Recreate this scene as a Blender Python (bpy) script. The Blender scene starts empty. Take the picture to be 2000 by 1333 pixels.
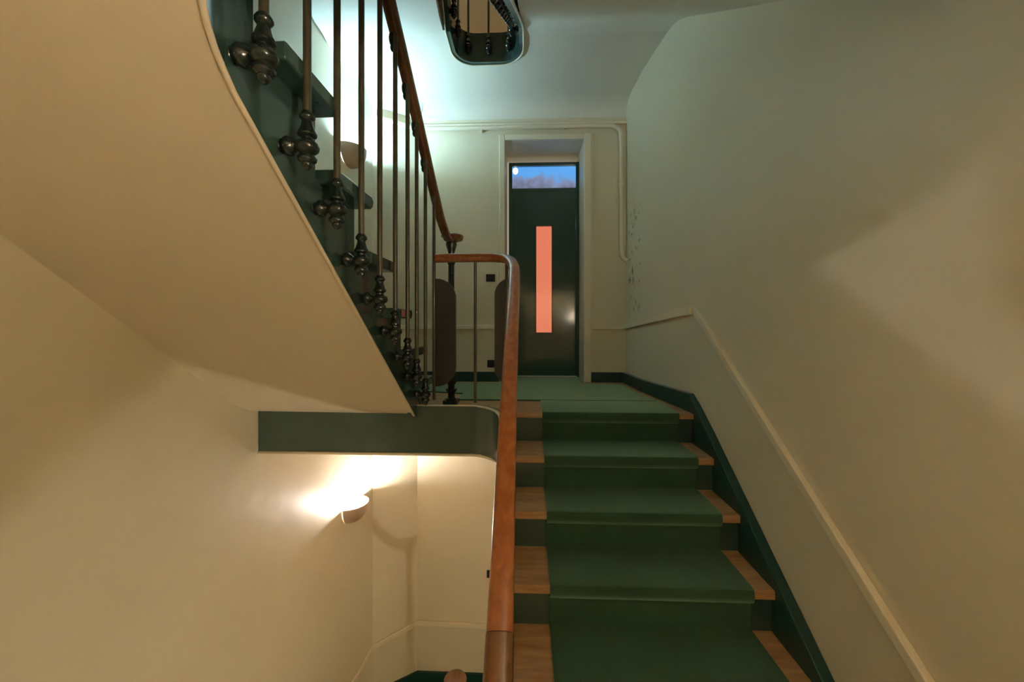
import bpy, bmesh, math, random
from mathutils import Vector, Matrix
random.seed(7)
PI = math.pi
C = bpy.context.scene.collection
SC = bpy.context.scene
E = 0.519            # eye height above the landing floor; heights below are given from the eye and shifted so the landing is z = 0

# ------------------------------------------------------------------ camera, world, exposure
cam = bpy.data.objects.new('camera', bpy.data.cameras.new('camera'))
C.objects.link(cam)
cam.data.sensor_width = 36.0
cam.data.lens = 740.0 / 2000.0 * 36.0
cam.data.shift_y = -(666.5 - 632.0) / 2000.0
cam.data.clip_start = 0.02
cam.location = (0, 0, E)
cam.rotation_euler = (PI / 2, 0, math.atan(0.0378))
SC.camera = cam
w = bpy.data.worlds.new('world'); SC.world = w; w.use_nodes = True
bg = w.node_tree.nodes['Background']
bg.inputs[0].default_value = (1.0, 0.86, 0.62, 1); bg.inputs[1].default_value = 0.3
SC.view_settings.view_transform = 'Standard'
SC.view_settings.look = 'None'
SC.view_settings.exposure = 0.42
SC.view_settings.gamma = 1.0
SC.view_settings.use_curve_mapping = False
SC.cycles.max_bounces = 14
SC.cycles.diffuse_bounces = 12
SC.cycles.sample_clamp_indirect = 30.0
BULB_UP = 1050.0; BULB_LOW = 1000.0; FILL_TOP = 1100.0; FILL_NEAR = 1200.0; BULB_BELOW = 780.0

# ------------------------------------------------------------------ materials
def new_mat(name):
    m = bpy.data.materials.new(name); m.use_nodes = True
    return m, m.node_tree.nodes, m.node_tree.links, m.node_tree.nodes['Principled BSDF']

def paint(name, c1, c2, rough=0.5, scale=2.0, bump=0.06, bscale=18.0, spec=0.4, coat=0.0):
    m, n, l, b = new_mat(name)
    tc = n.new('ShaderNodeTexCoord')
    no = n.new('ShaderNodeTexNoise'); no.inputs['Scale'].default_value = scale; no.inputs['Detail'].default_value = 5
    l.new(tc.outputs['Object'], no.inputs['Vector'])
    rp = n.new('ShaderNodeValToRGB')
    rp.color_ramp.elements[0].position = 0.3; rp.color_ramp.elements[1].position = 0.7
    rp.color_ramp.elements[0].color = (*c1, 1); rp.color_ramp.elements[1].color = (*c2, 1)
    l.new(no.outputs['Fac'], rp.inputs['Fac']); l.new(rp.outputs['Color'], b.inputs['Base Color'])
    b.inputs['Roughness'].default_value = rough
    b.inputs['Specular IOR Level'].default_value = spec
    b.inputs['Coat Weight'].default_value = coat
    b.inputs['Coat Roughness'].default_value = 0.12
    if bump:
        n2 = n.new('ShaderNodeTexNoise'); n2.inputs['Scale'].default_value = bscale; n2.inputs['Detail'].default_value = 4
        l.new(tc.outputs['Object'], n2.inputs['Vector'])
        bp = n.new('ShaderNodeBump'); bp.inputs['Strength'].default_value = bump; bp.inputs['Distance'].default_value = 0.02
        l.new(n2.outputs['Fac'], bp.inputs['Height']); l.new(bp.outputs['Normal'], b.inputs['Normal'])
    return m

def wood(name, c1, c2, rough=0.35, stretch=(22, 2.2, 22), coat=0.0):
    m, n, l, b = new_mat(name)
    tc = n.new('ShaderNodeTexCoord'); mp = n.new('ShaderNodeMapping'); mp.inputs['Scale'].default_value = stretch
    l.new(tc.outputs['Object'], mp.inputs['Vector'])
    no = n.new('ShaderNodeTexNoise'); no.inputs['Scale'].default_value = 2.0; no.inputs['Detail'].default_value = 8; no.inputs['Distortion'].default_value = 0.6
    l.new(mp.outputs[0], no.inputs['Vector'])
    rp = n.new('ShaderNodeValToRGB')
    rp.color_ramp.elements[0].position = 0.32; rp.color_ramp.elements[1].position = 0.68
    rp.color_ramp.elements[0].color = (*c1, 1); rp.color_ramp.elements[1].color = (*c2, 1)
    l.new(no.outputs['Fac'], rp.inputs['Fac']); l.new(rp.outputs['Color'], b.inputs['Base Color'])
    b.inputs['Roughness'].default_value = rough; b.inputs['Coat Weight'].default_value = coat; b.inputs['Coat Roughness'].default_value = 0.1
    return m

def carpet(name, c1, c2):
    m, n, l, b = new_mat(name)
    tc = n.new('ShaderNodeTexCoord')
    a = n.new('ShaderNodeTexNoise'); a.inputs['Scale'].default_value = 260; a.inputs['Detail'].default_value = 3
    l.new(tc.outputs['Object'], a.inputs['Vector'])
    c = n.new('ShaderNodeTexNoise'); c.inputs['Scale'].default_value = 4; c.inputs['Detail'].default_value = 4
    l.new(tc.outputs['Object'], c.inputs['Vector'])
    mx = n.new('ShaderNodeMath'); mx.operation = 'MULTIPLY_ADD'; mx.inputs[1].default_value = 0.6
    l.new(a.outputs['Fac'], mx.inputs[0])
    m2 = n.new('ShaderNodeMath'); m2.operation = 'MULTIPLY'; m2.inputs[1].default_value = 0.4
    l.new(c.outputs['Fac'], m2.inputs[0]); l.new(m2.outputs[0], mx.inputs[2])
    rp = n.new('ShaderNodeValToRGB'); rp.color_ramp.elements[0].position = 0.3; rp.color_ramp.elements[1].position = 0.7
    rp.color_ramp.elements[0].color = (*c1, 1); rp.color_ramp.elements[1].color = (*c2, 1)
    l.new(mx.outputs[0], rp.inputs['Fac']); l.new(rp.outputs['Color'], b.inputs['Base Color'])
    b.inputs['Roughness'].default_value = 0.95; b.inputs['Specular IOR Level'].default_value = 0.1
    b.inputs['Sheen Weight'].default_value = 1.0; b.inputs['Sheen Roughness'].default_value = 0.5
    b.inputs['Sheen Tint'].default_value = (0.55, 0.85, 0.65, 1)
    bp = n.new('ShaderNodeBump'); bp.inputs['Strength'].default_value = 0.3; bp.inputs['Distance'].default_value = 0.004
    l.new(a.outputs['Fac'], bp.inputs['Height']); l.new(bp.outputs['Normal'], b.inputs['Normal'])
    return m

def emit(name, col, strength, base=(0.8, 0.8, 0.8)):
    m, n, l, b = new_mat(name)
    b.inputs['Base Color'].default_value = (*base, 1)
    b.inputs['Emission Color'].default_value = (*col, 1); b.inputs['Emission Strength'].default_value = strength
    return m

CREAM1, CREAM2 = (0.69, 0.62, 0.465), (0.74, 0.67, 0.515)
M = {}
M['wall'] = paint('cream_wall_paint', CREAM1, CREAM2, rough=0.42, scale=1.6, bump=0.10, bscale=9)
M['soffit'] = paint('cream_soffit_paint', (0.70, 0.61, 0.465), (0.74, 0.65, 0.50), rough=0.5, scale=2, bump=0.05, bscale=7)
M['ceil'] = paint('pale_ceiling_paint', (0.72, 0.69, 0.61), (0.76, 0.73, 0.65), rough=0.55, scale=2, bump=0.03)
M['trim'] = paint('cream_gloss_trim', (0.78, 0.70, 0.55), (0.80, 0.72, 0.57), rough=0.3, bump=0.0)
M['green'] = paint('dark_green_gloss', (0.034, 0.076, 0.064), (0.048, 0.096, 0.080), rough=0.2, scale=5, bump=0.05, bscale=10, spec=0.7, coat=0.5)
M['green2'] = paint('bottle_green_skirting', (0.010, 0.048, 0.040), (0.014, 0.060, 0.050), rough=0.28, scale=5, bump=0.03, spec=0.5)
M['door'] = paint('dark_green_door_gloss', (0.030, 0.078, 0.058), (0.040, 0.092, 0.070), rough=0.13, scale=3, bump=0.03, bscale=5, spec=0.6, coat=0.3)
M['iron'] = paint('brown_black_painted_iron', (0.060, 0.056, 0.034), (0.105, 0.088, 0.048), rough=0.3, scale=30, bump=0.0, spec=0.7)
M['castiron'] = paint('black_green_cast_iron', (0.012, 0.020, 0.018), (0.022, 0.030, 0.026), rough=0.22, scale=30, bump=0.0, spec=0.7)
M['rail'] = wood('varnished_handrail_wood', (0.26, 0.075, 0.020), (0.40, 0.145, 0.045), rough=0.28, coat=0.5)
M['railold'] = wood('brown_handrail_wood', (0.11, 0.042, 0.012), (0.20, 0.085, 0.025), rough=0.3, coat=0.4)
M['tread'] = wood('pale_worn_tread_wood', (0.34, 0.18, 0.075), (0.52, 0.31, 0.15), rough=0.4, stretch=(3, 20, 20))
M['carpet'] = carpet('green_carpet', (0.018, 0.054, 0.030), (0.046, 0.104, 0.060))
M['panel'] = paint('dark_brown_panel', (0.040, 0.038, 0.036), (0.052, 0.048, 0.044), rough=0.4, scale=8, bump=0.0)
M['black'] = paint('black_plastic', (0.015, 0.014, 0.013), (0.022, 0.02, 0.019), rough=0.4, bump=0)
M['pipe'] = paint('cream_painted_pipe', (0.78, 0.70, 0.55), (0.80, 0.72, 0.57), rough=0.28, bump=0)
M['ceramic'] = paint('bare_plaster_shade', (0.56, 0.40, 0.29), (0.60, 0.44, 0.32), rough=0.6, bump=0)
M['steel'] = paint('pale_threshold_metal', (0.6, 0.55, 0.45), (0.7, 0.65, 0.55), rough=0.35, bump=0)
M['bulb_up'] = emit('cool_bulb', (0.43, 0.79, 1.0), BULB_UP)
M['bulb_low'] = emit('white_bulb', (1.0, 0.97, 0.93), BULB_LOW)
M['fill_top'] = emit('upper_fill_bulb', (1.0, 0.88, 0.72), FILL_TOP)
M['bulb_below'] = emit('warm_bulb_below', (1.0, 0.90, 0.72), BULB_BELOW)
M['fill_near'] = emit('warm_fill_bulb', (1.0, 0.88, 0.68), FILL_NEAR)

def stained_wall():
    """right wall: the same paint with dark flecks where the paint has peeled in the corner by the landing"""
    m = paint('peeling_wall_paint', CREAM1, CREAM2, rough=0.42, scale=1.6, bump=0.10, bscale=9)
    n, l = m.node_tree.nodes, m.node_tree.links; b = n['Principled BSDF']
    src = b.inputs['Base Color'].links[0].from_socket
    tc = n.new('ShaderNodeTexCoord'); sp = n.new('ShaderNodeSeparateXYZ'); l.new(tc.outputs['Object'], sp.inputs[0])
    def band(out, lo, hi, soft):
        a = n.new('ShaderNodeMapRange'); a.interpolation_type = 'SMOOTHSTEP'
        a.inputs['From Min'].default_value = lo - soft; a.inputs['From Max'].default_value = lo + soft; l.new(out, a.inputs['Value'])
        c = n.new('ShaderNodeMapRange'); c.interpolation_type = 'SMOOTHSTEP'
        c.inputs['From Min'].default_value = hi - soft; c.inputs['From Max'].default_value = hi + soft
        c.inputs['To Min'].default_value = 1; c.inputs['To Max'].default_value = 0; l.new(out, c.inputs['Value'])
        p = n.new('ShaderNodeMath'); p.operation = 'MULTIPLY'; l.new(a.outputs[0], p.inputs[0]); l.new(c.outputs[0], p.inputs[1])
        return p.outputs[0]
    by = band(sp.outputs['Y'], 2.98, 3.33, 0.05); bz = band(sp.outputs['Z'], 0.02 + E, 0.95 + E, 0.32)
    mk = n.new('ShaderNodeMath'); mk.operation = 'MULTIPLY'; l.new(by, mk.inputs[0]); l.new(bz, mk.inputs[1])
    mp = n.new('ShaderNodeMapping'); mp.inputs['Scale'].default_value = (1, 1.6, 0.8); l.new(tc.outputs['Object'], mp.inputs['Vector'])
    no = n.new('ShaderNodeTexNoise'); no.inputs['Scale'].default_value = 22; no.inputs['Detail'].default_value = 3
    l.new(mp.outputs[0], no.inputs['Vector'])
    th = n.new('ShaderNodeMapRange'); th.inputs['From Min'].default_value = 0.60; th.inputs['From Max'].default_value = 0.66
    l.new(no.outputs['Fac'], th.inputs['Value'])
    f = n.new('ShaderNodeMath'); f.operation = 'MULTIPLY'; l.new(th.outputs[0], f.inputs[0]); l.new(mk.outputs[0], f.inputs[1])
    mx = n.new('ShaderNodeMix'); mx.data_type = 'RGBA'; l.new(f.outputs[0], mx.inputs['Factor'])
    l.new(src, mx.inputs[6]); mx.inputs[7].default_value = (0.16, 0.14, 0.11, 1)
    l.new(mx.outputs[2], b.inputs['Base Color'])
    return m
M['wallpeel'] = stained_wall()

def transom_mat():
    m, n, l, b = new_mat('blue_lit_transom_glass')
    tc = n.new('ShaderNodeTexCoord')
    no = n.new('ShaderNodeTexNoise'); no.inputs['Scale'].default_value = 9; no.inputs['Detail'].default_value = 2
    l.new(tc.outputs['Object'], no.inputs['Vector'])
    sp = n.new('ShaderNodeSeparateXYZ'); l.new(tc.outputs['Object'], sp.inputs[0])
    mr = n.new('ShaderNodeMapRange'); mr.inputs['From Min'].default_value = 1.31 + E; mr.inputs['From Max'].default_value = 1.50 + E
    mr.inputs['To Min'].default_value = -0.25; mr.inputs['To Max'].default_value = 0.42
    l.new(sp.outputs['Z'], mr.inputs['Value'])
    ad = n.new('ShaderNodeMath'); ad.operation = 'ADD'; l.new(no.outputs['Fac'], ad.inputs[0]); l.new(mr.outputs[0], ad.inputs[1])
    rp = n.new('ShaderNodeValToRGB')
    rp.color_ramp.elements[0].position = 0.25; rp.color_ramp.elements[0].color = (0.13, 0.14, 0.20, 1)
    rp.color_ramp.elements[1].position = 0.75; rp.color_ramp.elements[1].color = (0.10, 0.36, 0.80, 1)
    e = rp.color_ramp.elements.new(0.5); e.color = (0.20, 0.24, 0.40, 1)
    l.new(ad.outputs[0], rp.inputs['Fac'])
    l.new(rp.outputs['Color'], b.inputs['Emission Color']); b.inputs['Emission Strength'].default_value = 0.8
    b.inputs['Base Color'].default_value = (0.03, 0.04, 0.06, 1); b.inputs['Roughness'].default_value = 0.1
    return m
M['transom'] = transom_mat()
M['redglass'] = emit('salmon_lit_glass', (0.80, 0.215, 0.12), 0.66, (0.3, 0.08, 0.04)); M['redglass'].node_tree.nodes['Principled BSDF'].inputs['Roughness'].default_value = 0.12

# ------------------------------------------------------------------ helpers
ORI = {}
def tag(o, label=None, cat=None, group=None, kind=None):
    if label: o['label'] = label
    if cat: o['category'] = cat
    if group: o['group'] = group
    if kind: o['kind'] = kind
    return o
def thing(name, loc, label, cat, group=None):
    o = bpy.data.objects.new(name, None); C.objects.link(o)
    o.empty_display_size = 0.1
    o.location = (loc[0], loc[1], loc[2] + E); ORI[o.name] = Vector(o.location)
    return tag(o, label, cat, group)
def mesh_from(name, verts, faces, m, smooth=False):
    me = bpy.data.meshes.new(name); me.from_pydata([tuple(v) for v in verts], [], faces); me.update()
    bm = bmesh.new(); bm.from_mesh(me); bmesh.ops.recalc_face_normals(bm, faces=bm.faces); bm.to_mesh(me); bm.free()
    me.materials.append(m)
    if smooth:
        for p in me.polygons: p.use_smooth = True
    return me
def put(name, V, m, parent=None, smooth=False, bevel=0.0, seg=2, sharp=None):
    """V = (verts, faces) in eye-height coordinates; linked as one mesh object (a part when parent is given)"""
    verts, faces = V
    off = Vector((0, 0, E))
    if parent: off = off - ORI[parent.name]
    me = mesh_from(name, [Vector(v) + off for v in verts], faces, m, smooth)
    o = bpy.data.objects.new(name, me); C.objects.link(o)
    if parent: o.parent = parent; ORI[o.name] = ORI[parent.name].copy()
    else: ORI[o.name] = Vector((0, 0, 0))
    if bevel:
        md = o.modifiers.new('bevel', 'BEVEL'); md.width = bevel; md.segments = seg; md.limit_method = 'ANGLE'; md.angle_limit = 0.6
    if sharp is not None:
        me.set_sharp_from_angle(angle=sharp)
    return o
def place(name, me, loc, parent, rz=0.0):
    """share one mesh (built round its own origin) as a part at loc"""
    o = bpy.data.objects.new(name, me); C.objects.link(o); o.parent = parent
    base = ORI[parent.name]
    o.location = Vector((loc[0], loc[1], loc[2] + E)) - base
    o.rotation_euler = (0, 0, rz)
    ORI[o.name] = Vector((loc[0], loc[1], loc[2] + E))
    return o
def join(*Vs):
    v, f = [], []
    for a, b in Vs:
        k = len(v); v += list(a); f += [[i + k for i in q] for q in b]
    return v, f
def box(x0, x1, y0, y1, z0, z1):
    v = [(x0, y0, z0), (x1, y0, z0), (x1, y1, z0), (x0, y1, z0), (x0, y0, z1), (x1, y0, z1), (x1, y1, z1), (x0, y1, z1)]
    return v, [[0, 3, 2, 1], [4, 5, 6, 7], [0, 1, 5, 4], [1, 2, 6, 5], [2, 3, 7, 6], [3, 0, 4, 7]]
def prism_x(yz, x0, x1):
    n = len(yz)
    v = [(x0, y, z) for y, z in yz] + [(x1, y, z) for y, z in yz]
    f = [list(range(n)), list(range(2 * n - 1, n - 1, -1))]
    for i in range(n): j = (i + 1) % n; f.append([i, j, j + n, i + n])
    return v, f
def prism_z(xy, z0, z1):
    n = len(xy)
    v = [(x, y, z0) for x, y in xy] + [(x, y, z1) for x, y in xy]
    f = [list(range(n)), list(range(2 * n - 1, n - 1, -1))]
    for i in range(n): j = (i + 1) % n; f.append([i, j, j + n, i + n])
    return v, f
def prism_y(xz, y0, y1):
    n = len(xz)
    v = [(x, y0, z) for x, z in xz] + [(x, y1, z) for x, z in xz]
    f = [list(range(n)), list(range(2 * n - 1, n - 1, -1))]
    for i in range(n): j = (i + 1) % n; f.append([i, j, j + n, i + n])
    return v, f
def lathe(prof, cx=0, cy=0, cz=0, n=16):
    v, f = [], []
    for r, z in prof:
        for k in range(n):
            a = 2 * PI * k / n; v.append((cx + r * math.cos(a), cy + r * math.sin(a), cz + z))
    for i in range(len(prof) - 1):
        for k in range(n):
            k2 = (k + 1) % n; f.append([i * n + k, i * n + k2, (i + 1) * n + k2, (i + 1) * n + k])
    f.append(list(range(n))); f.append([(len(prof) - 1) * n + k for k in range(n)])
    return v, f
def ellipsoid(c, r, nu=12, nv=8):
    prof = [(max(1e-4, math.sin(PI * i / nv)), -math.cos(PI * i / nv)) for i in range(nv + 1)]
    v, f = lathe(prof, n=nu)
    return [(c[0] + x * r[0], c[1] + y * r[1], c[2] + z * r[2]) for x, y, z in v], f
def smooth_path(pts, n=8):
    """Catmull-Rom through pts"""
    P = [Vector(p) for p in pts]; P = [2 * P[0] - P[1]] + P + [2 * P[-1] - P[-2]]
    out = []
    for i in range(1, len(P) - 2):
        for k in range(n):
            t = k / n; a, b, c, d = P[i - 1], P[i], P[i + 1], P[i + 2]
            out.append(0.5 * ((2 * b) + (c - a) * t + (2 * a - 5 * b + 4 * c - d) * t * t + (3 * b - a - 3 * c + d) * t ** 3))
    out.append(P[-2]); return out
def sweep(path, prof, cap=True, up=Vector((0, 0, 1))):
    """profile (s, t): s sideways, t along the upright that stays square to the path"""
    P = [Vector(p) for p in path]; n = len(prof); v, f = [], []
    for i, p in enumerate(P):
        t = (P[min(i + 1, len(P) - 1)] - P[max(i - 1, 0)]).normalized()
        s = t.cross(up)
        if s.length < 1e-3: s = Vector((1, 0, 0))
        s.normalize(); q = s.cross(t).normalized()
        for a, b in prof: v.append(p + s * a + q * b)
    for i in range(len(P) - 1):
        for k in range(n):
            k2 = (k + 1) % n; f.append([i * n + k, i * n + k2, (i + 1) * n + k2, (i + 1) * n + k])
    if cap: f.append(list(range(n))); f.append([(len(P) - 1) * n + k for k in range(n)])
    return v, f
def tube(path, r, n=10): return sweep(path, [(r * math.cos(2 * PI * k / n), r * math.sin(2 * PI * k / n)) for k in range(n)])
def ribbon(path, tops, bots, nrm_th):
    """vertical band following path (x, y), from bots to tops, with thickness nrm_th to the left of travel"""
    n = len(path); v, f = [], []
    for i, (x, y) in enumerate(path):
        a = Vector(path[max(i - 1, 0)]); b = Vector(path[min(i + 1, n - 1)]); t = (b - a).normalized(); q = Vector((-t.y, t.x)) * nrm_th
        v += [(x, y, bots[i]), (x, y, tops[i]), (x + q.x, y + q.y, tops[i]), (x + q.x, y + q.y, bots[i])]
    for i in range(n - 1):
        for k in range(4):
            k2 = (k + 1) % 4; f.append([4 * i + k, 4 * i + k2, 4 * i + 4 + k2, 4 * i + 4 + k])
    f.append([0, 1, 2, 3]); f.append([4 * n - 4 + k for k in range(4)])
    return v, f
def rail_profile(wd, ht, n=16, p=2.6):
    out = []
    for k in range(n):
        a = 2 * PI * k / n; c, s = math.cos(a), math.sin(a)
        out.append((0.5 * wd * math.copysign(abs(c) ** (2 / p), c), 0.5 * ht * math.copysign(abs(s) ** (2 / p), s)))
    return out

# ------------------------------------------------------------------ main sizes (metres, heights from the eye)
H = 2.69                          # storey
FL = -E                           # landing floor
YB = 3.37                         # back wall
XL = -1.37
CEIL = 1.95
ZB, ZT = FL - 2 * H - 0.1, CEIL + H
RW = [(1.0, -1.12), (1.0, 2.0), (0.992, 2.2), (0.965, 2.42), (0.925, 2.7), (0.895, 2.95), (0.876, YB)]       # right wall, in plan
LW = [(XL, -1.12), (XL, 1.95), (-1.385, 2.6), (-1.37, 2.9), (-1.30, 3.16), (-0.979, YB)]                     # left wall and the splayed corner

# ------------------------------------------------------------------ setting
def wall_band(path, z0, z1, out):
    return ribbon(path, [z1] * len(path), [z0] * len(path), out)
st = lambda o: tag(o, kind='structure')
st(put('wall_left', wall_band(LW, ZB, ZT, 0.15), M['wall'], smooth=True, sharp=0.35))
st(put('wall_right', wall_band(RW, ZB, ZT, -0.15), M['wallpeel'], smooth=True, sharp=0.5))
st(put('wall_front', box(XL - 0.1, 1.1, -1.25, -1.1, ZB, ZT), M['wall']))
st(put('ceiling_rear', box(XL - 0.05, 1.05, -1.15, 0.36, 0.74, 0.94), M['soffit']))
DX0, DX1, DZ1, YD = -0.19, 0.508, 1.625, 3.70
bw = join(box(-0.979, DX0, YB, YB + 0.45, ZB, ZT), box(DX1, 0.876, YB, YB + 0.45, ZB, ZT),
          box(DX0, DX1, YB, YB + 0.45, DZ1, ZT), box(DX0, DX1, YB, YB + 0.45, ZB, FL - 0.005))
st(put('wall_back', bw, M['wall']))

def plan_poly(y0, inset=0.0):
    """hall outline from y0 back to the back wall"""
    r = [(x, y) for x, y in RW if y > y0 + 1e-4]; l_ = [(x, y) for x, y in LW if y > y0 + 1e-4]
    rx = [(1.0, y0)]; lx = [(XL, y0)]
    return rx + r + list(reversed(l_)) + lx

YF = 1.885            # front of the landing on the well side
YN = 2.2              # nosing of the landing above the right-hand flight
# landing floor: wide behind the kerb, short above the right-hand flight
land = [(-0.075, YN + 0.05), (0.987, YN + 0.05)] + [p for p in RW if p[1] > 2.3] + list(reversed([p for p in LW if p[1] > 1.96])) + [(XL, YF + 0.04), (-0.30, YF + 0.04)]
st(put('floor', prism_z(land, FL - 0.09, FL), M['tread']))
low = [(x, y) for x, y in plan_poly(1.9)]
st(put('floor_lower', prism_z(low, FL - H - 0.2, FL - H), M['carpet']))

# landing ceiling (underside of the landing above) with its stairwell opening
WX0, WX1, WY = -0.535, -0.02, 2.83
def well_end(x0, x1, yend, r0, r1, y0, n=8):
    """U-shaped well end in plan from the left string round to the right string"""
    pts = [(x0, y0)]
    for k in range(n + 1):
        a = PI - (PI / 2) * k / n; pts.append((x0 + r0 + r0 * math.cos(a), yend - r0 + r0 * math.sin(a)))
    for k in range(n + 1):
        a = PI / 2 - (PI / 2) * k / n; pts.append((x1 - r1 + r1 * math.cos(a), yend - r1 + r1 * math.sin(a)))
    pts.append((x1, y0)); return pts
YC = 2.5
wl = well_end(WX0, WX1, WY, 0.16, 0.17, YC)
cpoly = [(1.0, YC), *[p for p in RW if p[1] > YC], *reversed([p for p in LW if p[1] > YC]), (XL, YC)] + wl
st(put('ceiling', prism_z(cpoly, CEIL, CEIL + 0.2), M['ceil']))
st(put('ceiling_upper', prism_z(plan_poly(-1.12), ZT, ZT + 0.1), M['ceil']))
# cove where the ceiling meets the back wall
cove_prof = []
cv = []
for k in range(9):
    a = (PI / 2) * k / 8; cv.append((YB - 0.16 * (1 - math.sin(a)), CEIL - 0.11 * (1 - math.cos(a))))
cv = [(YB + 0.01, CEIL + 0.01)] + [(YB - 0.16 + 0.16 * math.sin(PI / 2 * k / 8), CEIL - 0.13 * (1 - math.cos(PI / 2 * k / 8))) for k in range(9)]
st(put('trim_1', prism_x(cv, -1.02, 0.886), M['ceil'], smooth=True, sharp=0.6))
cv2 = [(-1.30, 3.16), (-0.979, YB)]
st(put('trim_2', sweep([(-1.345, 3.13, CEIL - 0.05), (-0.96, 3.382, CEIL - 0.05)], [(-0.02, 0.07), (-0.02, -0.07), (0.015, -0.06), (0.06, -0.01), (0.14, 0.06)]), M['ceil']))
st(put('trim_3', sweep([(-0.985, YB - 0.011, 1.765), (0.88, YB - 0.011, 1.765)], [(0.012, 0.013), (-0.012, 0.013), (-0.012, -0.013), (0.012, -0.013)]), M['trim'], bevel=0.006))

# ------------------------------------------------------------------ door at the back of the landing
def frame_of(x0, x1, z0, z1, t, y0, y1, bottom=False):
    p = [box(x0, x0 + t, y0, y1, z0, z1), box(x1 - t, x1, y0, y1, z0, z1), box(x0 + t, x1 - t, y0, y1, z1 - t, z1)]
    if bottom: p.append(box(x0 + t, x1 - t, y0, y1, z0, z0 + t))
    return join(*p)
d = put('door_1', frame_of(DX0 + 0.020, DX1 + 0.004, FL, 1.56, 0.034, YD - 0.03, YD + 0.03), M['door'], bevel=0.004); st(d)
lx0, lx1 = DX0 + 0.054, DX1 - 0.030
leaf = join(box(lx0, 0.085, YD - 0.012, YD + 0.03, FL + 0.012, 1.285), box(0.257, lx1, YD - 0.012, YD + 0.03, FL + 0.012, 1.285),
            box(0.085, 0.257, YD - 0.012, YD + 0.03, FL + 0.012, -0.10), box(0.085, 0.257, YD - 0.012, YD + 0.03, 0.955, 1.285))
lf = put('door_leaf', leaf, M['door'], d)
rg = put('glass_pane', box(0.080, 0.262, YD + 0.004, YD + 0.012, -0.105, 0.96), M['redglass'], lf); tag(rg, 'narrow salmon pink lit pane')
put('pane_beading', frame_of(0.083, 0.259, -0.102, 0.957, 0.014, YD - 0.024, YD + 0.004, True), M['door'], lf, bevel=0.003)
put('transom_bar', box(lx0, lx1, YD - 0.022, YD + 0.03, 1.285, 1.312), M['door'], d, bevel=0.004)
tp = put('transom_pane', box(lx0, lx1, YD, YD + 0.008, 1.312, 1.526), M['transom'], d); tag(tp, 'blue lit transom pane')
hb = put('lamp_behind_glass', ellipsoid((lx0 + 0.030, YD - 0.002, 1.488), (0.026, 0.006, 0.034)), emit('white_lamp_glow', (1.0, 1.0, 0.85), 1.5), tp)
tag(hb, 'bright white spot at left')
put('hinge', join(*[lathe([(0.008, -0.05), (0.008, 0.05)], lx1 + 0.002, YD - 0.03, z, 10) for z in (-0.25,)]), M['door'], d)
put('hinge', lathe([(0.008, -0.05), (0.008, 0.05)], lx1 + 0.002, YD - 0.03, 0.95, 10), M['door'], d)
put('lock_cover', box(lx0 + 0.02, lx0 + 0.06, YD - 0.03, YD - 0.012, 0.10, 0.28), M['door'], lf, bevel=0.004)
put('threshold', box(DX0 + 0.03, DX1 - 0.02, YD - 0.06, YD - 0.015, FL - 0.002, FL + 0.010), M['steel'], d, bevel=0.003)
# floor, soffit and cheeks of the reveal are the wall itself; the reveal floor:
st(put('floor_reveal', box(DX0, DX1, YB - 0.005, YD + 0.1, FL - 0.05, FL), M['carpet']))
cs = join(box(DX0 - 0.052, DX0, YB - 0.022, YB + 0.005, FL, DZ1 + 0.052), box(DX1, DX1 + 0.062, YB - 0.022, YB + 0.005, FL, DZ1 + 0.052),
          box(DX0, DX1, YB - 0.022, YB + 0.005, DZ1, DZ1 + 0.052))
c_ = put('trim_4', cs, M['trim'], bevel=0.007); st(c_)
put('outer_bead', join(box(DX1 + 0.062, DX1 + 0.078, YB - 0.010, YB + 0.003, FL, DZ1 + 0.052)), M['trim'], c_, bevel=0.004)

# ------------------------------------------------------------------ baseboards and dado rails
def strip_on(path, z0s, z1s, th): return ribbon(path, z1s, z0s, th)
BH = FL + 0.088
st(put('baseboard_back', box(DX1 + 0.06, 0.88, YB - 0.018, YB + 0.002, FL, BH), M['green2'], bevel=0.004))
st(put('baseboard_rear', box(-0.985, DX0 - 0.052, YB - 0.018, YB + 0.002, FL, BH), M['green2'], bevel=0.004))
pr = [(0.876, YB), (0.895, 2.95), (0.925, 2.7), (0.965, 2.42), (0.985, 2.26)]
st(put('baseboard_right', ribbon(pr, [BH, BH + 0.003, BH + 0.008, BH + 0.014, BH + 0.018], [FL] * 5, -0.035), M['green2'], bevel=0.004))
pl = [(-0.979, YB), (-1.30, 3.16), (-1.37, 2.9), (-1.385, 2.6), (-1.375, 2.1)]
st(put('baseboard_left', ribbon(pl, [BH] * 5, [FL] * 5, 0.018), M['green2'], bevel=0.004))
# lower landing skirting
st(put('baseboard_lower', join(box(-0.985, 0.88, YB - 0.018, YB + 0.002, FL - H, BH - H), ribbon(pl, [BH - H] * 5, [FL - H] * 5, 0.018)), M['green2']))
DZ = -0.018
def dado(path, zs, h, th): return ribbon([p[:2] for p in path], zs, [z - h for z in zs], th)
st(put('trim_5', join(box(DX1 + 0.065, 0.88, YB - 0.022, YB + 0.002, DZ - 0.034, DZ), ), M['trim'], bevel=0.005))
st(put('trim_6', box(-0.985, DX0 - 0.052, YB - 0.022, YB + 0.002, DZ - 0.034, DZ), M['trim'], bevel=0.005))
st(put('trim_7', ribbon([(0.876, YB), (0.895, 2.95), (0.925, 2.7), (0.965, 2.42), (0.983, 2.275)], [DZ, 0.025, 0.056, 0.090, 0.1035], [DZ - 0.034, -0.015, 0.012, 0.040, 0.050], -0.024), M['trim'], bevel=0.004))
st(put('trim_8', ribbon(pl, [DZ, DZ, DZ - 0.02, DZ - 0.03, DZ - 0.03], [DZ - 0.034, DZ - 0.034, DZ - 0.054, DZ - 0.064, DZ - 0.064], 0.014), M['trim'], bevel=0.005))
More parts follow.
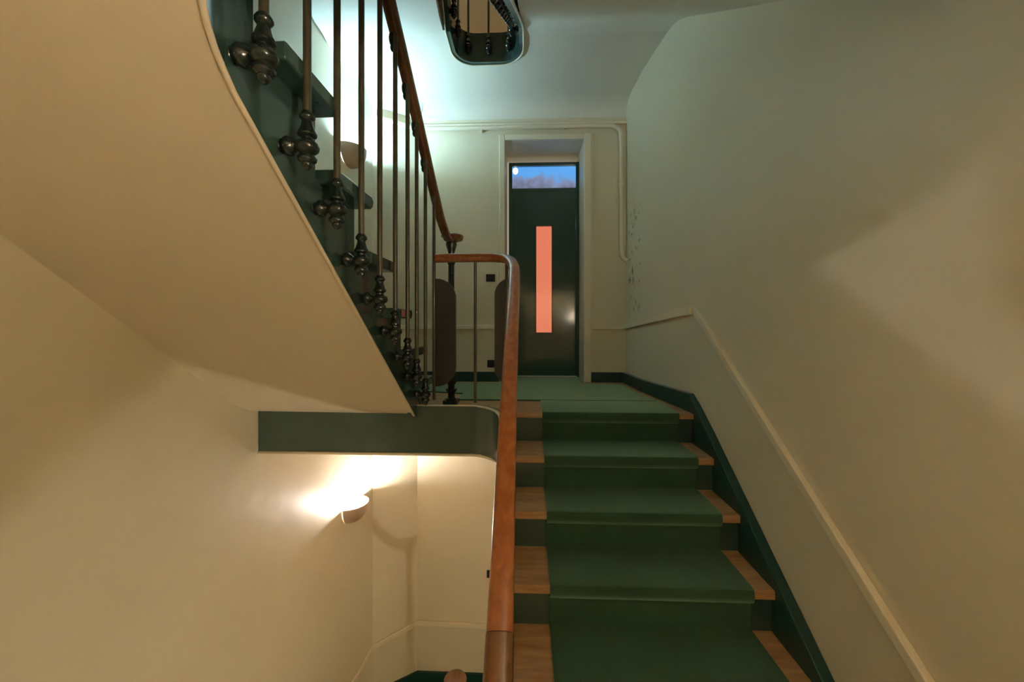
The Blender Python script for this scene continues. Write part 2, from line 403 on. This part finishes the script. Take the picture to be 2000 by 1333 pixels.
sl = [(2.272, 0.1035), (1.62, -0.387), (0.966, -0.878), (0.2, -1.453), (-0.8, -2.2)]
st(put('trim_9', sweep([(0.988, y, z - 0.018) for y, z in sl], [(0.012, 0.017), (-0.012, 0.017), (-0.012, -0.017), (0.012, -0.017)]), M['trim'], bevel=0.004))
# lower storey dado
zl = -2.665
st(put('trim_10', join(sweep([(-0.985, YB - 0.010, zl - 0.02), (0.88, YB - 0.010, zl - 0.055)], [(0.010, 0.021), (-0.010, 0.021), (-0.010, -0.021), (0.010, -0.021)])), M['trim'], bevel=0.005))
st(put('trim_11', ribbon(pl, [zl, zl - 0.055, zl - 0.14, zl - 0.36, zl - 0.75], [zl - 0.042, zl - 0.097, zl - 0.17, zl - 0.39, zl - 0.78], 0.016), M['trim'], bevel=0.005))

# ------------------------------------------------------------------ landing edge (kerb) round the well end
KT, KB = -0.416, -0.655
kp, kt, kb = [], [], []
for x in (XL + 0.002, -1.0, -0.6, -0.28):
    kp.append((x, YF)); kt.append(KT); kb.append(KB)
for k in range(1, 11):
    a = PI / 2 - (PI / 2) * k / 10
    kp.append((-0.28 + 0.165 * math.cos(a), YF - 0.165 + 0.165 * math.sin(a)))
    kt.append(KT - 0.03 * (k / 10) ** 2); kb.append(KB - 0.02 * (k / 10) ** 2)
SR = 0.717                                     # slope of the right-hand flight
for y, dz in ((1.66, 0.10), (1.60, 0.24)):
    kp.append((-0.112, y)); kt.append(min(kt[-1], FL + 0.010 - SR * (YN - y) + 0.03 * (y > 1.65))); kb.append(KB - 0.02 - dz)
ke = put('trim_12', ribbon(kp, kt, kb, 0.04), M['green'], smooth=True, sharp=0.7); st(ke)
put('edge_bead', sweep([(p[0], p[1] + (0.011 if i < 3 else 0.006), t + 0.002) for i, (p, t) in enumerate(zip(kp[2:14], kt[2:14]))], rail_profile(0.022, 0.006, 8)), M['trim'], ke)
put('lower_bead', sweep([(p[0], p[1], b - 0.004) for p, b in zip(kp, kb)], rail_profile(0.014, 0.014, 8)), M['trim'], ke, smooth=True)

# ------------------------------------------------------------------ right-hand flight
G, R = 0.237, 0.1697
SX1 = 0.955
fl = thing('staircase', (0.45, 1.2, FL - 1.2), 'flight of green carpeted steps with wooden tread ends climbing to the door', 'staircase')
NS = 10
for i in range(NS):
    y, z = YN - i * G, FL - i * R
    if i == 0: tr = prism_x([(YN, z - 0.004), (YN + 0.004, z), (YN + 0.055, z + 0.0), (YN + 0.055, z - 0.03), (YN, z - 0.03)], -0.065, SX1)
    else: tr = prism_x([(y, z - 0.005), (y + 0.005, z), (y + G + 0.03, z), (y + G + 0.03, z - 0.035), (y, z - 0.035)], -0.065, SX1)
    put('tread', tr, M['tread'], fl, bevel=0.006)
    put('riser', box(-0.065, SX1, y + 0.022, y + 0.045, z - R, z - 0.033), M['green'], fl)
so0 = FL - R - 0.045
stp = lambda y: FL + 0.010 - SR * (YN - y)
put('side_string', prism_x([(2.24, FL - 0.03), (2.10, stp(2.10)), (-0.4, stp(-0.4)), (-0.4, stp(-0.4) - 0.32), (2.10, stp(2.10) - 0.32), (2.24, FL - 0.26)], -0.112, -0.072), M['green'], fl, bevel=0.004)
put('string_bead', sweep([(-0.094, y, stp(y) + 0.002) for y in (1.70, 1.0, 0.3, -0.4)], rail_profile(0.036, 0.008, 8)), M['trim'], fl, smooth=True)
sof = [(2.30, so0 + 0.005), (YN, so0 - 0.01), (-0.4, so0 - 0.01 - SR * 2.6), (-0.4, so0 - SR * 2.6 + 0.03), (YN, so0 + 0.03), (2.30, so0 + 0.03)]
put('soffit', prism_x(sof, -0.08, 1.0), M['soffit'], fl)
ss = [(2.27, -0.412), (1.268, -1.157), (0.5, -1.728), (-0.6, -2.545)]
put('wall_string', prism_x([(y, z) for y, z in ss] + [(-0.6, -2.9), (0.5, -2.1), (1.268, -1.5), (2.0, -0.98), (2.27, -0.78)], SX1, 1.0), M['green2'], fl, bevel=0.006)
# carpets
cx0, cx1, ct = 0.093, 0.872, 0.009
prof = [(2.52, FL + ct)]
for i in range(NS):
    y, z = YN - i * G, FL - i * R
    prof += [(y + 0.012, z + ct), (y - 0.004, z + ct - 0.004), (y - ct, z - 0.008), (y - ct, z - 0.026), (y - ct + 0.004, z - 0.042), (y + 0.018, z - 0.056), (y + 0.020, z - R + ct + 0.004), (y + 0.016, z - R + ct)]
run_v, run_f = [], []
inner = [(yy + 0.004, zz - 0.006) for yy, zz in prof]
n = len(prof)
for xx in (cx0, cx1):
    run_v += [(xx, a, b) for a, b in prof] + [(xx, a, b) for a, b in inner]
for i in range(n - 1):
    run_f += [[i, i + 1, 2 * n + i + 1, 2 * n + i], [n + i, 3 * n + i, 3 * n + i + 1, n + i + 1],
              [i, n + i, n + i + 1, i + 1], [2 * n + i, 2 * n + i + 1, 3 * n + i + 1, 3 * n + i]]
rn = put('stair_runner', (run_v, run_f), M['carpet'], smooth=True, sharp=0.9)
tag(rn, 'dark green carpet runner laid down the middle of the wooden steps', 'carpet')
lc = [(-0.46, 2.53), (0.86, 2.53), (0.83, 2.7), (0.80, 3.0), (0.77, 3.19), (DX1 - 0.03, 3.22), (DX1 - 0.03, YD - 0.07), (DX0 + 0.03, YD - 0.07), (DX0 + 0.03, 3.22), (-0.95, 3.22), (-1.0, 2.9), (-0.46, 2.75)]
tag(put('landing_carpet', prism_z(lc, FL + 0.0005, FL + 0.010), M['carpet']), 'pale lit green carpet covering the landing in front of the door', 'carpet')

# ------------------------------------------------------------------ left-hand flight (rises from the landing towards the camera)
LS = 0.775
SXF = -0.55
lft = thing('staircase', (-0.95, 1.4, FL), 'underside of the left flight with dark green stepped string, above the lower wall lamp', 'staircase')
def lz(y): return -0.435 + LS * (1.832 - y)        # underside of the string
LK = [(2.12 - 0.2245 * (k - 1), -0.29 + 0.175 * (k - 1)) for k in range(1, 8)]
def tipx(y): return -0.515 + 0.018 * (2.12 - y)
# stepped string, in plan straight and then turning round the near end of the well
prof = []
ylast = 0.70
top = [(2.10, lz(2.0) + 0.02)]
for k, (y, z) in enumerate(LK[:7]):
    z0 = FL if k == 0 else LK[k - 1][1]
    top += [(y - 0.03, z0 - 0.03), (y - 0.03, z - 0.03)]
top = [p for p in top if p[0] >= ylast]
top.append((ylast, LK[6][1] - 0.03))
bot = [(ylast, lz(ylast)), (1.2, lz(1.2)), (1.90, lz(1.90)), (2.05, lz(1.93))]
put('stepped_string', prism_x(top + bot, SXF - 0.035, SXF), M['green'], lft)
# turning part of the string
RT = 0.21; tp_, tt, tb = [], [], []
for k in range(0, 13):
    a = (PI / 2) * k / 12
    tp_.append((SXF + RT * (1 - math.cos(a)), ylast - RT * math.sin(a)))
    tb.append(lz(ylast) + LS * RT * a * 1.05); tt.append(LK[6][1] - 0.03 + (0.0 if a < 0.25 else 0.175 if a < 1.0 else 0.35))
put('stepped_string', ribbon(tp_, tt, tb, -0.010), M['green'], lft, smooth=True, sharp=0.5)
for k, (y, z) in enumerate(LK):
    nx = tipx(y) if y > 0.75 else SXF + 0.03
    yb = y - 0.2245 - 0.012
    # rounded nosing in section, return nosing at the well side
    sec = [(y - 0.010, z), (y, z - 0.008), (y + 0.002, z - 0.02), (y - 0.003, z - 0.033), (y - 0.014, z - 0.04), (yb, z - 0.04), (yb, z)]
    put('tread', prism_x(sec, XL + 0.01, nx), M['green'], lft, bevel=0.008, seg=3)
    z0 = FL if k == 0 else LK[k - 1][1]
    put('riser', box(XL + 0.01, SXF - 0.002, y - 0.052, y - 0.03, z0 - 0.02, z - 0.035), M['green'], lft)
# plaster underside, flattening at its foot against the wall
sv, sf = [], []
rows = [(y, SXF - 0.012, lz(y)) for y in (1.90, 1.87, 1.83, 1.78, 1.70, 1.6, 1.45, 1.25, 1.0, 0.85, 0.70)]
for k in range(1, 10):
    a = (PI / 2) * k / 10
    rows.append((ylast - RT * math.sin(a), SXF - 0.012 + RT * (1 - math.cos(a)), lz(ylast) + LS * RT * a * 1.05))
rows.append((0.30, SXF - 0.012 + RT, lz(ylast) + LS * RT * 1.75))
ys = [r_[0] for r_ in rows]; xs = list(range(7))
for y, xr, zr in rows:
    for i in range(7):
        t = i / 6.0; x = xr + (XL - xr) * t
        zz = zr - 0.004 - 0.022 * t + (lz(y) - zr) * t
        flat = -0.452
        dz = (flat - zz)
        soft = 0.03 + 0.06 * t                      # soft maximum with the flat foot
        h_ = max(0.0, min(1.0, 0.5 + 0.5 * dz / soft))
        zz = zz * (1 - h_) + flat * h_ + soft * h_ * (1 - h_) * 1.0
        sv.append((x, y, zz))
nx_ = len(xs)
for j in range(len(ys) - 1):
    for i in range(nx_ - 1): sf.append([j * nx_ + i, j * nx_ + i + 1, (j + 1) * nx_ + i + 1, (j + 1) * nx_ + i])
nb = len(sv); sv += [(x, y, z + 0.03) for x, y, z in sv]
for j in range(len(ys) - 1):
    for i in range(nx_ - 1): sf.append([nb + j * nx_ + i, nb + (j + 1) * nx_ + i, nb + (j + 1) * nx_ + i + 1, nb + j * nx_ + i + 1])
for j in range(len(ys) - 1):
    for i in (0, nx_ - 1): sf.append([j * nx_ + i, (j + 1) * nx_ + i, nb + (j + 1) * nx_ + i, nb + j * nx_ + i])
for i in range(nx_ - 1):
    for j in (0, len(ys) - 1): sf.append([j * nx_ + i, j * nx_ + i + 1, nb + j * nx_ + i + 1, nb + j * nx_ + i])
put('soffit', (sv, sf), M['soffit'], lft, smooth=True, sharp=0.9)
# pale bead along the lower edge of the string
put('string_bead', sweep([(SXF - 0.006, y, lz(y) - 0.003) for y in (1.86, 1.80, 1.5, 1.1, ylast)] + [(a + 0.0 - 0.004 * math.cos(t), b - 0.004 * math.sin(t), z - 0.003) for (a, b), z, t in zip(tp_, tb, [PI / 2 * k / 12 for k in range(13)])][1:], rail_profile(0.012, 0.010, 8)), M['soffit'], lft, smooth=True)
pg = put('wall_plug', ellipsoid((0, 0, 0), (0.006, 0.006, 0.004), 10, 6), M['trim'])
yy = 0.86; pg.location = (-0.654, 0.868, lz(0.868) - 0.006 + E); tag(pg, 'tiny pale plug stuck in the sloping cream underside of stairs', 'plug')

# ------------------------------------------------------------------ balustrade pieces
BASE = [(0.0098, 0.004), (0.013, 0.0), (0.0165, -0.006), (0.0165, -0.011), (0.0115, -0.016), (0.0120, -0.024), (0.0165, -0.038), (0.0205, -0.045), (0.0200, -0.050), (0.0125, -0.054),
        (0.0130, -0.060), (0.0230, -0.067), (0.0255, -0.075), (0.0240, -0.083), (0.0150, -0.090), (0.0160, -0.094), (0.0205, -0.100), (0.0195, -0.106), (0.0115, -0.111), (0.0125, -0.115), (0.0100, -0.120), (0.004, -0.126)]
def raw_mesh(name, V, m, smooth=True, sharp=0.8):
    me = mesh_from(name, V[0], V[1], m, smooth)
    if smooth: me.set_sharp_from_angle(angle=sharp)
    return me
base_me = raw_mesh('baluster_base', lathe(BASE, n=14), M['castiron'])
# rosette: horizontal stub (towards -X) with a knob against the string
def lathe_x(prof, n=12):
    v, f = lathe(prof, n=n)
    return [(-z, y, x) for x, y, z in v], f
ros_me = raw_mesh('rosette', lathe_x([(0.006, 0.0), (0.008, 0.018), (0.013, 0.022), (0.020, 0.030), (0.022, 0.037), (0.019, 0.044), (0.012, 0.047), (0.016, 0.051), (0.004, 0.054)]), M['castiron'])
def rod_mesh(L, r=0.0088, ring=None):
    prof = [(r, 0.0), (r, L)]
    if ring: prof = [(r, 0.0), (r, ring - 0.010), (r + 0.004, ring - 0.006), (r + 0.0055, ring), (r + 0.004, ring + 0.006), (r, ring + 0.010), (r, L)]
    return raw_mesh('baluster', lathe(prof, n=12), M['iron'])
brk_me = raw_mesh('rail_bracket', join(ellipsoid((0, 0, 0), (0.014, 0.016, 0.030)), ellipsoid((0.0, 0.006, -0.030), (0.011, 0.012, 0.016)), ellipsoid((0.004, -0.004, 0.026), (0.012, 0.014, 0.016))), M['castiron'])

# rail of the left flight
NX, NY = -0.487, 2.445
lr = thing('stair_railing', (-0.49, 1.4, FL), 'brown curled handrail on tall iron balusters climbing beside the green stepped string', 'railing')
LRP = [(-0.482, 2.43, 0.548), (-0.487, 2.36, 0.541), (-0.49, 2.28, 0.548), (-0.49, 2.19, 0.582), (-0.49, 2.08, 0.640), (-0.49, 1.72, 0.891), (-0.49, 1.463, 1.065), (-0.49, 1.33, 1.151), (-0.49, 1.0, 1.39), (-0.49, 0.75, 1.575), (-0.44, 0.60, 1.70), (-0.36, 0.53, 1.80)]
lrp = smooth_path(LRP, 8)
put('handrail', sweep(lrp, rail_profile(0.05, 0.042)), M['railold'], lr, smooth=True, sharp=1.0)
def rail_z(y):
    for a, b in zip(lrp, lrp[1:]):
        if (a.y - y) * (b.y - y) <= 0: return a.z + (b.z - a.z) * ((y - a.y) / (b.y - a.y) if b.y != a.y else 0)
    return lrp[-1].z
vol = []
for k in range(0, 40):
    a = PI / 2 + 2 * PI * k / 26; r_ = 0.050 - 0.034 * k / 39
    vol.append((NX + 0.006 + r_ * math.cos(a - PI / 2) * 1.0, NY + r_ * math.sin(a - PI / 2), 0.552))
vo = put('volute', join(sweep(vol, rail_profile(0.040, 0.034, 12)), lathe([(0.004, -0.020), (0.036, -0.020), (0.046, -0.010), (0.066, 0.006), (0.073, 0.014), (0.066, 0.022), (0.03, 0.026), (0.004, 0.024)], NX + 0.006, NY, 0.552, 20)), M['railold'], lr, smooth=True, sharp=0.9)
nw = [(0.034, 0.024), (0.034, 0.030), (0.024, 0.036), (0.022, 0.062), (0.027, 0.070), (0.036, 0.086), (0.038, 0.092), (0.022, 0.098), (0.021, 0.118), (0.026, 0.126), (0.038, 0.142), (0.041, 0.165), (0.037, 0.190), (0.026, 0.205),
      (0.024, 0.22), (0.030, 0.235), (0.034, 0.26), (0.030, 0.285), (0.023, 0.30), (0.022, 0.40), (0.026, 0.41), (0.026, 0.418), (0.0215, 0.426), (0.0195, 0.90), (0.025, 0.906), (0.025, 0.918), (0.0185, 0.926), (0.019, 0.97), (0.030, 1.01), (0.036, 1.03), (0.034, 1.045)]
nv = join(lathe(nw, NX, NY, FL, 18), box(NX - 0.046, NX + 0.046, NY - 0.046, NY + 0.046, FL, FL + 0.024))
put('newel_post', nv, M['castiron'], lr, smooth=True, sharp=0.7)
BY = [0.69, 0.83, 0.964, 1.109, 1.251, 1.40, 1.547, 1.678, 1.824, 1.995]
for i, y in enumerate(BY):
    zc = 0.574 - 0.745 * (y - 0.69)
    if i == 9: zc = KT + 0.01
    L = rail_z(y) - zc
    ring = None
    if i in (2, 4): ring = 0.36 if i == 2 else 0.335
    b = place('baluster', rod_mesh(L, 0.0088), (-0.49, y, zc), lr)
    if i < 9:
        place('baluster_base', base_me, (-0.49, y, zc), b)
        place('rosette', ros_me, (-0.49 - 0.006, y, zc - 0.072), b)
    if 2 < i < 9: place('rail_bracket', brk_me, (-0.503, y + 0.008, zc + L - 0.032), b)

# landing and right-hand rail
rr = thing('landing_railing', (-0.2, 1.95, FL), 'polished reddish handrail running along the landing edge and down the carpeted steps', 'railing')
RP = [(-0.478, 1.985, 0.343), (-0.40, 1.985, 0.345), (-0.25, 1.985, 0.345), (-0.16, 1.975, 0.342), (-0.095, 1.925, 0.325), (-0.062, 1.83, 0.275), (-0.055, 1.70, 0.185), (-0.055, 1.4, -0.05), (-0.053, 1.0, -0.362), (-0.050, 0.713, -0.586)]
rp_ = smooth_path(RP, 8)
put('handrail', sweep(rp_, rail_profile(0.052, 0.046)), M['rail'], rr, smooth=True, sharp=1.0)
rp2 = smooth_path([(-0.050, 0.712, -0.587), (-0.048, 0.5, -0.752), (-0.046, 0.25, -0.947), (-0.045, -0.2, -1.30)], 6)
o2 = put('handrail', sweep(rp2, rail_profile(0.054, 0.048)), M['railold'], rr, smooth=True, sharp=1.0); tag(o2, 'darker lower length of handrail')
def rrz(y): return 0.185 - 0.781 * (1.70 - y)
for x, y in ((-0.268, 1.982),):
    place('baluster', rod_mesh(0.343 - KT, 0.008), (x, y, KT), rr)
place('baluster', rod_mesh(0.325 - KT + 0.01, 0.008), (-0.098, 1.90, KT - 0.02), rr)
for y in (1.62, 1.44, 1.26, 1.08, 0.90, 0.72, 0.54, 0.36):
    zb = KT - 0.03 - SR * (1.72 - y) - 0.06
    place('baluster', rod_mesh(rrz(y) - zb, 0.007), (-0.080 + 0.022, y, zb), rr)
def rounded(x0, x1, z0, z1, r, corners, n=8):
    pts = []
    for nm, cx_, cz_, a0 in (('br', x1 - r, z0 + r, -PI / 2), ('tr', x1 - r, z1 - r, 0), ('tl', x0 + r, z1 - r, PI / 2), ('bl', x0 + r, z0 + r, PI)):
        if nm in corners:
            for k in range(n + 1): a = a0 + PI / 2 * k / n; pts.append((cx_ + r * math.cos(a), cz_ + r * math.sin(a)))
        else: pts.append(({'br': x1, 'tr': x1, 'tl': x0, 'bl': x0}[nm], {'br': z0, 'tr': z1, 'tl': z1, 'bl': z0}[nm]))
    return pts
pA = put('safety_panel', prism_y(rounded(-0.492, -0.372, -0.335, 0.238, 0.105, ('tr', 'br')), 1.992, 2.006), M['panel'], rr, bevel=0.003); tag(pA, 'dark panel rounded on its right side')
pB = put('safety_panel', prism_y(rounded(-0.166, -0.075, -0.325, 0.238, 0.09, ('tl', 'bl')), 1.972, 1.986), M['panel'], rr, bevel=0.003); tag(pB, 'dark panel rounded on its left side')

# ------------------------------------------------------------------ storey above: strings, flights and balusters round the upper well
UF = CEIL + 0.205
us = thing('staircase', (-0.3, 2.6, CEIL), 'dark green curved stairwell edge of the landing overhead, seen from below', 'staircase')
up_, ut, ub = [], [], []
for y in (1.0, 1.3, 1.6, 1.9, 2.2, 2.4):
    up_.append((WX0, y)); ub.append(CEIL - 0.004 + LS * max(0, 2.55 - y)); ut.append(ub[-1] + 0.30)
wl2 = well_end(WX0, WX1, WY, 0.16, 0.17, 2.5, 10)
for i, p in enumerate(wl2): up_.append(p); ub.append(CEIL - 0.010); ut.append(UF)
for y in (2.4, 2.2, 1.9, 1.6, 1.3, 1.0, 0.8, 0.5):
    up_.append((WX1 - 0.028 * (2.5 - y) / 1.5, y)); zb = CEIL - 0.010 - 0.718 * (2.5 - y) + 0.02 * min(1, (2.5 - y) / .2); ub.append(zb); ut.append(zb + 0.22)
put('well_string', ribbon(up_, ut, ub, -0.03), M['green'], us, smooth=True, sharp=0.7)
put('string_bead', sweep([(x, y, z - 0.004) for (x, y), z in zip(up_, ub)], rail_profile(0.010, 0.010, 8)), M['trim'], us, smooth=True)
# upper right flight: soffit and tread ends
sv = [(2.56, CEIL - 0.001), (2.5, CEIL - 0.008), (2.44, CEIL - 0.028), (2.38, CEIL - 0.062), (2.30, CEIL - 0.115)] + [(y, CEIL - 0.125 - 0.718 * (2.30 - y)) for y in (1.8, 1.2, 0.5)]
ur = thing('staircase', (0.5, 1.6, CEIL - 0.5), 'shaded cream underside of the next flight, top right beside the ceiling', 'staircase')
put('soffit', prism_x(sv + [(y, z + 0.05) for y, z in reversed(sv)], WX1 - 0.01, 1.0), M['ceil'], ur, smooth=True, sharp=0.5)
for i in range(1, 7):
    y, z = 2.44 - i * G, UF - i * R
    put('tread', prism_x([(y, z), (y + G + 0.02, z), (y + G + 0.02, z - 0.04), (y, z - 0.04)], WX1 - 0.085, 0.99), M['green'], ur, bevel=0.006)
    put('riser', box(WX1 - 0.035, 0.99, y + 0.02, y + 0.04, z - R, z - 0.04), M['green'], ur)
# upper left flight
ul = thing('staircase', (-1.0, 1.7, CEIL), 'dark tread ends of the flight above, left side of the overhead stairwell', 'staircase')
for i in range(1, 6):
    y, z = 2.62 - (i - 1) * 0.2245, UF + i * 0.175
    put('tread', prism_x([(y, z), (y - 0.24, z), (y - 0.24, z - 0.04), (y, z - 0.04)], XL + 0.01, WX0 + 0.05), M['green'], ul, bevel=0.006)
    put('riser', box(XL + 0.01, WX0, y - 0.05, y - 0.03, z - 0.175, z - 0.04), M['green'], ul)
sv = [(2.52, CEIL - 0.001), (2.40, CEIL + 0.004), (2.25, CEIL + 0.06), (2.1, CEIL + 0.15)] + [(y, CEIL + 0.15 + LS * (2.1 - y)) for y in (1.6, 0.8)]
put('soffit', prism_x(sv + [(y, z + 0.05) for y, z in reversed(sv)], XL, WX0 - 0.02), M['ceil'], ul, smooth=True, sharp=0.6)
# upper balustrade
ua = thing('stair_railing', (-0.3, 2.75, CEIL), 'thin dark balusters standing round the overhead stairwell edge', 'railing')
for x, y in ((-0.425, 2.765), (-0.278, 2.785), (-0.131, 2.765)):
    b = place('baluster', rod_mesh(0.95, 0.008), (x, y, CEIL + 0.16), ua); place('baluster_base', base_me, (x, y, CEIL + 0.16), b); place('rosette', ros_me, (x, y + 0.0, CEIL + 0.09), b, -PI / 2)
for i in range(12):
    y = 2.62 - 0.145 * i
    z = CEIL + (0.16 if y > 2.5 else 0.122 - 0.718 * (2.5 - y))
    b = place('baluster', rod_mesh(0.95, 0.008), (WX1 - 0.082, y, z), ua); place('baluster_base', base_me, (WX1 - 0.082, y, z), b); place('rosette', ros_me, (WX1 - 0.082, y, z - 0.07), b, PI)
    if i > 5: continue
    z = CEIL + 0.16 + LS * max(0, 2.5 - y)
    b = place('baluster', rod_mesh(0.95, 0.008), (WX0 + 0.06, y, z), ua); place('baluster_base', base_me, (WX0 + 0.06, y, z), b); place('rosette', ros_me, (WX0 + 0.06, y, z - 0.07), b)
put('handrail', sweep(smooth_path([(-0.47, 1.9, CEIL + 1.5), (-0.47, 2.5, CEIL + 1.1), (-0.43, 2.75, CEIL + 1.1), (-0.28, 2.80, CEIL + 1.1), (-0.12, 2.75, CEIL + 1.1), (-0.09, 2.5, CEIL + 1.1), (-0.09, 1.8, CEIL + 0.6)], 6), rail_profile(0.05, 0.044)), M['railold'], ua, smooth=True)

# ------------------------------------------------------------------ storey below: curled rail end just entering the picture
lo = thing('stair_railing', (NX, 2.2, FL - H), 'curled brown handrail end of the storey below, seen from above', 'railing')
oz = H + 0.19
put('handrail', sweep([p - Vector((0, 0, oz)) for p in lrp[:40]], rail_profile(0.05, 0.042)), M['railold'], lo, smooth=True, sharp=1.0)
put('volute', join(sweep([(a + 0.02, b, c - oz) for a, b, c in vol], rail_profile(0.040, 0.034, 12)), lathe([(0.004, -0.020), (0.036, -0.020), (0.046, -0.010), (0.066, 0.006), (0.073, 0.014), (0.066, 0.022), (0.03, 0.026), (0.004, 0.024)], NX + 0.026, NY, 0.552 - oz, 20)), M['railold'], lo, smooth=True, sharp=0.9)
put('newel_post', lathe(nw, NX + 0.02, NY, FL - oz, 14), M['castiron'], lo, smooth=True, sharp=0.7)

# ------------------------------------------------------------------ wall lamps
def sconce(x, y, z, face, bulb, label, group=None, bs=1.0):
    """open-topped half bowl on the wall; face = +1 opens towards +X"""
    t = thing('wall_lamp', (x, y, z), label, 'lamp', group)
    v, f = [], []; nu, nv = 18, 8; R0, D0 = 0.135, 0.140
    for sh, sc in ((0, 1.0), (1, 0.90)):
        for i in range(nv + 1):
            a = (PI / 2) * i / nv
            for k in range(nu + 1):
                b_ = -PI / 2 + PI * k / nu
                r_ = R0 * math.cos(a) ** 0.75 * sc
                v.append((x + face * max(0.001, r_ * math.cos(b_)), y + r_ * math.sin(b_), z - D0 * math.sin(a) * (1.0 if sh == 0 else 0.90)))
    m_ = (nv + 1) * (nu + 1)
    for sh in (0, 1):
        for i in range(nv):
            for k in range(nu):
                q = sh * m_ + i * (nu + 1) + k; f.append([q, q + 1, q + nu + 2, q + nu + 1])
    for k in range(nu): f.append([k, k + 1, m_ + k + 1, m_ + k])
    for i in range(nv):
        for k in (0, nu): f.append([i * (nu + 1) + k, (i + 1) * (nu + 1) + k, m_ + (i + 1) * (nu + 1) + k, m_ + i * (nu + 1) + k])
    put('lamp_shade', (v, f), M['ceramic'], t, smooth=True, sharp=0.8)
    put('fixing_screw', ellipsoid((x + face * 0.02, y + 0.139, z - 0.03), (0.014, 0.012, 0.014), 10, 6), M['ceramic'], t, smooth=True)
    put('bulb', ellipsoid((x + face * 0.068, y, z - 0.010), (0.022 * bs, 0.050 * bs, 0.020 * bs), 12, 8), bulb, t, smooth=True)
    return t
sconce(-1.372, 2.87, 1.345, 1, M['bulb_up'], 'bare plaster wall lamp behind the balusters, glowing cool blue upward')
sconce(-1.372, 2.91, 1.29 - H, 1, M['bulb_low'], 'bright white wall lamp under the landing, seen from above')
sconce(-1.372, 2.87, 1.345 + H, 1, M['fill_top'], 'unseen wall lamp added to light the storey above the ceiling')  # never in view; added to light the upper well and its walls
sconce(0.998, 0.25, -3.23, -1, M['bulb_below'], 'wall lamp on the right wall below the carpeted steps', bs=1.4)
sconce(0.998, -0.40, 0.10, -1, M['fill_near'], 'unseen fill lamp added on the right wall behind the viewpoint')  # added out of view; its bounce brightens the stairs from behind

# ------------------------------------------------------------------ wall fittings
def plate(nm, x, z, wd, ht, label, cat):
    t = thing(nm, (x, YB, z), label, cat)
    put('back_plate', box(x - wd / 2, x + wd / 2, YB - 0.010, YB + 0.001, z - ht / 2, z + ht / 2), M['black'], t, bevel=0.003)
    put('button', box(x - wd * 0.3, x + wd * 0.3, YB - 0.016, YB - 0.009, z - ht * 0.3, z + ht * 0.3), M['black'], t, bevel=0.003)
plate('light_switch', -0.318, 0.405, 0.080, 0.066, 'small black switch on the cream wall between railing and door', 'switch')
plate('wall_socket', -0.310, -0.360, 0.075, 0.066, 'small black socket low on the wall just above the skirting', 'socket')
plate('light_switch', -0.312, 0.405 - H + 0.05, 0.080, 0.066, 'black switch on the lower storey wall, left of the handrail', 'switch')
plate('wall_socket', -0.310, -0.360 - H + 0.02, 0.075, 0.066, 'black socket low on the storey below, by the stair edge', 'socket')

pp = smooth_path([(-1.275, 3.145, 1.74), (-1.05, 3.29, 1.735), (-0.955, YB - 0.028, 1.732), (-0.85, YB - 0.020, 1.731), (-0.4, YB - 0.020, 1.73), (0.3, YB - 0.020, 1.732), (0.68, YB - 0.020, 1.733), (0.76, YB - 0.020, 1.725), (0.810, YB - 0.020, 1.69), (0.826, YB - 0.020, 1.62),
                  (0.829, YB - 0.020, 1.2), (0.832, YB - 0.020, 0.72), (0.836, YB - 0.020, 0.615), (0.850, YB - 0.022, 0.565), (0.880, YB - 0.03, 0.545)], 8)
cp = thing('conduit_pipe', (0.83, YB - 0.02, 1.7), 'cream painted pipe running above the door and down the corner', 'pipe')
put('pipe', tube([p - Vector((0, 0.008, 0)) for p in pp], 0.018, 12), M['pipe'], cp, smooth=True, sharp=1.0)
put('coupling', lathe([(0.019, -0.022), (0.0225, -0.018), (0.0225, 0.018), (0.019, 0.022)], 0.8305, YB - 0.028, 1.215, 14), M['pipe'], cp, smooth=True, sharp=0.7)
put('pipe_clip', box(-0.402, -0.388, YB - 0.040, YB, 1.700, 1.752), M['pipe'], cp, bevel=0.003)
put('pipe_clip', box(0.33, 0.344, YB - 0.040, YB, 1.712, 1.750), M['pipe'], cp, bevel=0.003)
